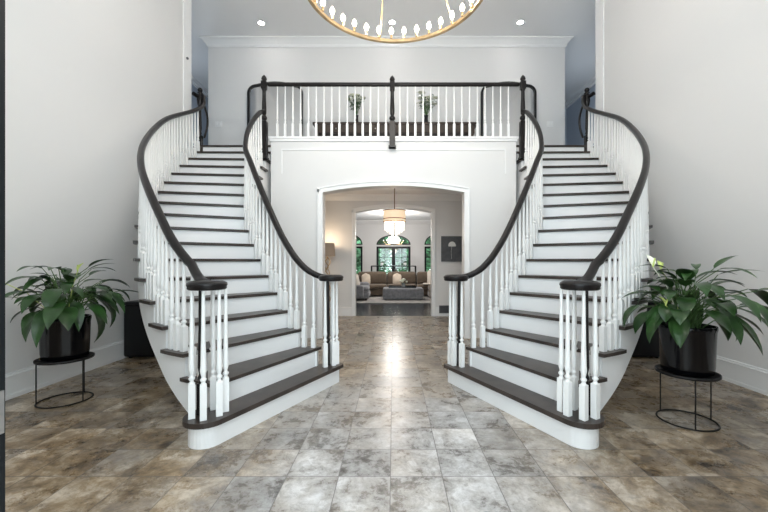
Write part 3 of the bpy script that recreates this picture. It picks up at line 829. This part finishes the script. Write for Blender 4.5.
# artwork: plain slate canvas with a pale bloom
t = thing('wall_picture', 'dark grey picture with a white bloom right of the hall arch', 'picture', (1.36,Y2-.02,1.58))
MB().box(1.11,Y2-.035,1.27,1.62,Y2,1.86).build('canvas', M['art'], t)
b = MB()
for k in range(9):
    a = PI*k/8; b.add([(1.36,Y2-.037,1.62),(1.36+.085*math.cos(a-.2),Y2-.037,1.64+.09*math.sin(a-.2)),(1.36+.09*math.cos(a),Y2-.038,1.64+.10*math.sin(a)),(1.36+.085*math.cos(a+.2),Y2-.037,1.64+.09*math.sin(a+.2))], [(0,1,2,3)])
b.tube([(1.355,Y2-.037,1.62),(1.34,Y2-.037,1.5),(1.35,Y2-.037,1.33)], .003, 5)
b.build('painted_flower', M['artw'], t)
t = thing('floor_vent', 'grey metal air vent low on the wall right of the hall arch', 'vent', (1.2,Y2-.01,.15))
MB().box(1.06,Y2-.034,.07,1.34,Y2-.02,.25).build('vent_frame', M['vent'], t)
b = MB()
for k in range(6): b.box(1.08,Y2-.042,.09+.026*k,1.32,Y2-.034,.10+.026*k)
b.build('slats', M['iron'], t)

# ------------------------------------------------------------------ living room
tag(MB().rbox(-2.3,10.9,0,2.3,13.85,.025,.012).build('rug', M['rug']), 'pale grey area rug on the dark living room floor', 'rug')
ot = thing('ottoman', 'tufted grey velvet ottoman in front of the brown sofa', 'ottoman', (.3,12.0,.03))
MB().rbox(-.35,11.62,.04,.98,12.4,.41,.06,puff=.04).build('cushion', M['grey'], ot)
b = MB()
for x in (-.25,.88):
    for y in (11.72,12.3): MB().box(x-.03,y-.03,.026,x+.03,y+.03,.06).build('foot', M['console'], ot)
tr_ = MB(); tr_.box(-.16,11.72,.418,.74,12.25,.43).box(-.16,11.72,.43,.74,11.735,.465).box(-.16,12.235,.43,.74,12.25,.465).box(-.16,11.72,.43,-.145,12.25,.465).box(.725,11.72,.43,.74,12.25,.465)
tag(tr_.build('serving_tray', M['black']), 'black serving tray lying on the grey ottoman', 'tray')
t = thing('flower_vase', 'low bowl of white flowers on the ottoman tray', 'vase', (.33,11.95,.432))
MB().lathe([(.04,0),(.06,.02),(.065,.09),(.05,.12)], .33, 11.95, .432, 14).build('vase', M['vase'], t)
b = MB(); l = MB(); q = random.Random(9)
for k in range(26):
    a = q.uniform(0,2*PI); r = q.uniform(0,.11); z = .60+.08*math.cos(r*12)+q.uniform(-.02,.02); b.ball(.33+r*math.cos(a), 11.95+r*math.sin(a), z, .034, n=6)
for k in range(14): leaf_blade(l, (.33,11.95,.55), k*PI/7, .3, .13, .04)
b.build('blossom', M['petal'], t); l.build('leaves', M['leaf2'], t)

sf = thing('sofa', 'brown fabric sectional sofa facing the ottoman by the windows', 'sofa', (.2,13.2,0))
MB().rbox(-1.35,12.75,.08,1.95,13.65,.30,.04).build('base', M['sofa'], sf)
MB().rbox(-1.35,13.4,.28,1.95,13.68,.78,.07).build('backrest', M['sofa'], sf)
for k in range(3):
    x0 = -1.33+1.09*k
    MB().rbox(x0,12.72,.30,x0+1.08,13.42,.46,.06,puff=.05).build('seat_cushion', M['sofa'], sf)
    MB().rbox(x0+.01,13.2,.44,x0+1.07,13.44,.90,.08,puff=.06).build('back_cushion', M['sofa'], sf)
MB().rbox(-1.55,12.75,.08,-1.33,13.68,.62,.08).build('armrest', M['sofa'], sf)
MB().rbox(1.20,11.7,.08,1.95,12.75,.30,.04).build('chaise', M['sofa'], sf)
MB().rbox(1.20,11.7,.30,1.95,12.73,.45,.06,puff=.05).build('seat_cushion', M['sofa'], sf)
MB().rbox(1.93,11.7,.08,2.15,13.68,.62,.08).build('armrest', M['sofa'], sf)
for x in (-1.45,0,2.05):
    for y in (12.85,13.6): MB().box(x-.03,y-.03,.026,x+.03,y+.03,.09).build('foot', M['console'], sf)
def cushion(x, y, z, w, m, label, rz=0, tilt=-.3):
    o = MB().rbox(-w/2,-.045,-w/2,w/2,.045,w/2,.03,puff=.55).build('throw_pillow', m)
    o.location = (x,y,z); o.rotation_euler = (tilt,0,rz)
    return tag(o, label, 'pillow', 'throw pillows on the living room seats')
cushion(.13,13.10,.62,.32,M['cream'],'cream pillow on the middle of the brown sofa')
cushion(-1.0,13.08,.62,.32,M['cream'],'tan pillow at the left end of the brown sofa', .2)
cushion(1.45,13.02,.70,.46,M['throw'],'large pale knitted pillow at the right end of the brown sofa', -.2)
o = MB().rbox(1.05,12.55,.462,1.75,12.95,.51,.024,puff=.1).build('throw_blanket', M['throw']); tag(o, 'pale knitted blanket folded on the right sofa seat', 'blanket')
ar = thing('armchair', 'grey velvet barrel armchair left of the ottoman', 'armchair', (-1.2,11.9,.025))
MB().rbox(-1.65,11.5,.08,-.78,12.3,.34,.10).build('seat_base', M['grey'], ar)
MB().rbox(-1.5,11.52,.32,-.80,12.25,.47,.07,puff=.06).build('seat_cushion', M['grey'], ar)
MB().rbox(-1.80,11.5,.1,-1.52,12.35,.80,.12).build('backrest', M['grey'], ar)
MB().rbox(-1.7,12.2,.1,-.82,12.42,.58,.09).build('armrest', M['grey'], ar)
MB().rbox(-1.7,11.38,.1,-.95,11.56,.52,.08).build('armrest', M['grey'], ar)
for x in (-1.6,-.88):
    for y in (11.6,12.2): MB().box(x-.025,y-.025,.026,x+.025,y+.025,.09).build('foot', M['console'], ar)
cushion(-1.28,11.95,.66,.36,M['throw'],'pale pillow on the grey barrel armchair', .9)
# sofa table with open metal frame behind the sofa
t = thing('sofa_table', 'black metal framed glass table behind the brown sofa', 'table', (0,14.1,0))
b = MB()
fx0, fx1, fy0, fy1, fz = -.86, .86, 13.9, 14.3, 1.13
MB().box(fx0,fy0,fz-.012,fx1,fy1,fz).build('tabletop', M['pane'], t)
for (p0, p1) in (((fx0,fy0),(fx1,fy0)),((fx0,fy1),(fx1,fy1)),((fx0,fy0),(fx0,fy1)),((fx1,fy0),(fx1,fy1))):
    b.tube([(*p0,fz-.03),(*p1,fz-.03)], .018, 6)
b.build('top_frame', M['blackmatte'], t)
for x in (fx0,fx1):
    for y in (fy0,fy1): MB().box(x-.018,y-.018,0,x+.018,y+.018,fz-.03).build('leg', M['blackmatte'], t)
for (x, h, lab) in ((-.45,.0,'left small leafy plant on the glass table behind the sofa'),(.45,.0,'right small leafy plant on the glass table behind the sofa')):
    t = thing('potted_plant', lab, 'potted plant', (x,14.1,fz))
    MB().lathe([(.04,0),(.055,.02),(.06,.09),(.05,.1)], x, 14.1, fz, 12).build('pot', M['bal'], t)
    l = MB()
    for k in range(16): leaf_blade(l, (x,14.1,fz+.09), k*2.4, .5+.3*(k%3), .10, .035)
    l.build('leaves', M['leaf2'], t)
# gold sputnik-like pendant in the living room
t = thing('pendant_light', 'small gold branching pendant lamp hanging before the living room windows', 'pendant lamp', (0,12.4,2.98))
x, y = .0, 12.4
MB().lathe([(.06,-.02),(.06,0)], x, y, 2.98, 14).build('ceiling_canopy', M['gold'], t)
MB().tube([(x,y,1.95),(x,y,2.96)], .008, 6).build('rod', M['gold'], t)
for k in range(8):
    a = 2*PI*k/8; e = (x+.34*math.cos(a), y+.34*math.sin(a), 1.98)
    ar_ = MB().tube([(x,y,1.90),(x+.25*math.cos(a),y+.25*math.sin(a),1.86),e], .009, 6).build('arm', M['gold'], t)
    MB().lathe([(.008,0),(.013,.015),(.012,.03),(.003,.045)], e[0], e[1], e[2], 8).build('bulb', M['crystal'], ar_)

# trees beyond the living room windows
def tree(x, y, h, w, lab, seed, col=None):
    q = random.Random(seed); t = thing('garden_tree', lab, 'tree', (x,y,-.03), 'garden trees beyond the windows')
    MB().tube([(x,y,-.03),(x+.1,y,h*.3),(x,y+.1,h*.7)], [.14,.1,.04], 8).build('trunk', M['trunk'], t)
    b = MB()
    for k in range(2600):
        a = q.uniform(0,2*PI); u = q.uniform(-1,1); rr = q.uniform(.5,1)**.5*(1+.25*math.sin(3*a+4*u))
        c = (x+w*rr*math.cos(a)*math.sqrt(1-u*u), y+w*.7*rr*math.sin(a)*math.sqrt(1-u*u), h*.50+h*.42*u*rr)
        leaf_blade(b, c, q.uniform(0,2*PI), q.uniform(-.8,.8), .42, .30, .6, 2)
    b.build('foliage', M['foliage'], t)
for k, (x, y, h, w, lab) in enumerate(((-3.4,21,4.8,1.35,'leafy tree seen through the left living room window'),(-1.25,19,4.2,1.0,'leafy tree seen through the left leaf of the glass door'),
        (1.25,20,4.4,1.0,'leafy tree seen through the right leaf of the glass door'),(3.5,20.5,4.8,1.35,'leafy tree seen through the right living room window'),
        (0.1,25.5,6.5,2.2,'tall tree farthest back behind the glass door'))):
    tree(x, y, h, w, lab, 30+k)

# ------------------------------------------------------------------ lights
wd = bpy.data.worlds.new('world'); bpy.context.scene.world = wd; wd.use_nodes = True
bg = wd.node_tree.nodes['Background']; bg.inputs[0].default_value = (.82,.945,1,1); bg.inputs[1].default_value = 5.0
def portal(name, loc, rot, sx, sy):
    l = bpy.data.lights.new(name, 'AREA'); l.shape = 'RECTANGLE'; l.size = sx; l.size_y = sy; l.cycles.is_portal = True
    o = bpy.data.objects.new(name, l); C.objects.link(o); o.location = loc; o.rotation_euler = rot
portal('daylight_portal', (0,-.14,4.3), (PI/2,0,0), 5.2, 2.8)
portal('daylight_portal', (0,-.14,1.25), (PI/2,0,0), 2.3, 2.5)
portal('daylight_portal', (0,YF+.2,1.2), (-PI/2,0,0), 4.4, 2.4)
def point(name, loc, e, col=(1,.88,.74), r=.05):
    l = bpy.data.lights.new(name, 'POINT'); l.energy = e; l.color = col; l.shadow_soft_size = r
    o = bpy.data.objects.new(name, l); C.objects.link(o); o.location = loc
for k in range(12):
    a = 2*PI*(3*k+.3)/36
    point('chandelier_bulb_light', (CX+(CR-.03)*math.cos(a),CY+(CR-.03)*math.sin(a),CZ+.15), 20, (1,.93,.86), .04)
def spot(name, loc, e, ang=120, col=(1,.95,.9)):
    l = bpy.data.lights.new(name, 'SPOT'); l.energy = e; l.spot_size = math.radians(ang); l.spot_blend = .8; l.color = col; l.shadow_soft_size = .06
    o = bpy.data.objects.new(name, l); C.objects.link(o); o.location = loc
for (x, y) in ((-2.68,7.29),(-.03,7.27),(2.56,7.27)): spot('downlight_lamp', (x,y,ZC-.02), 22, 85)
point('hall_chandelier_light', (.02,7.2,1.98), 22, (1,.88,.78), .2)
point('hall_lamp_light', (-1.49,8.05,1.74), 9, (1,.75,.5), .05)
point('living_pendant_light', (0,12.4,2.3), 110, (1,.95,.9), .3)
for s in (-1,1): point('corridor_fill_light', (s*4.6,8.6,ZC-1.6), 22, (.8,.9,1), .1)  # unseen fill lamps added to brighten the side corridors, no fixture

# ------------------------------------------------------------------ camera
cam = bpy.data.cameras.new('camera'); co = bpy.data.objects.new('camera', cam); C.objects.link(co)
cam.sensor_width = 36; cam.lens = 36*F/768
cam.shift_x = -(393.5-384)/768; cam.shift_y = (262-256)/768
cam.clip_start = .02; cam.clip_end = 200
co.location = (0,0,H); co.rotation_euler = (PI/2,0,0)
sc = bpy.context.scene; sc.camera = co
sc.view_settings.view_transform = 'Standard'; sc.view_settings.look = 'None'; sc.view_settings.gamma = 1
sc.view_settings.use_curve_mapping = False; sc.view_settings.exposure = 0.0
sc.cycles.max_bounces = 10; sc.cycles.diffuse_bounces = 6
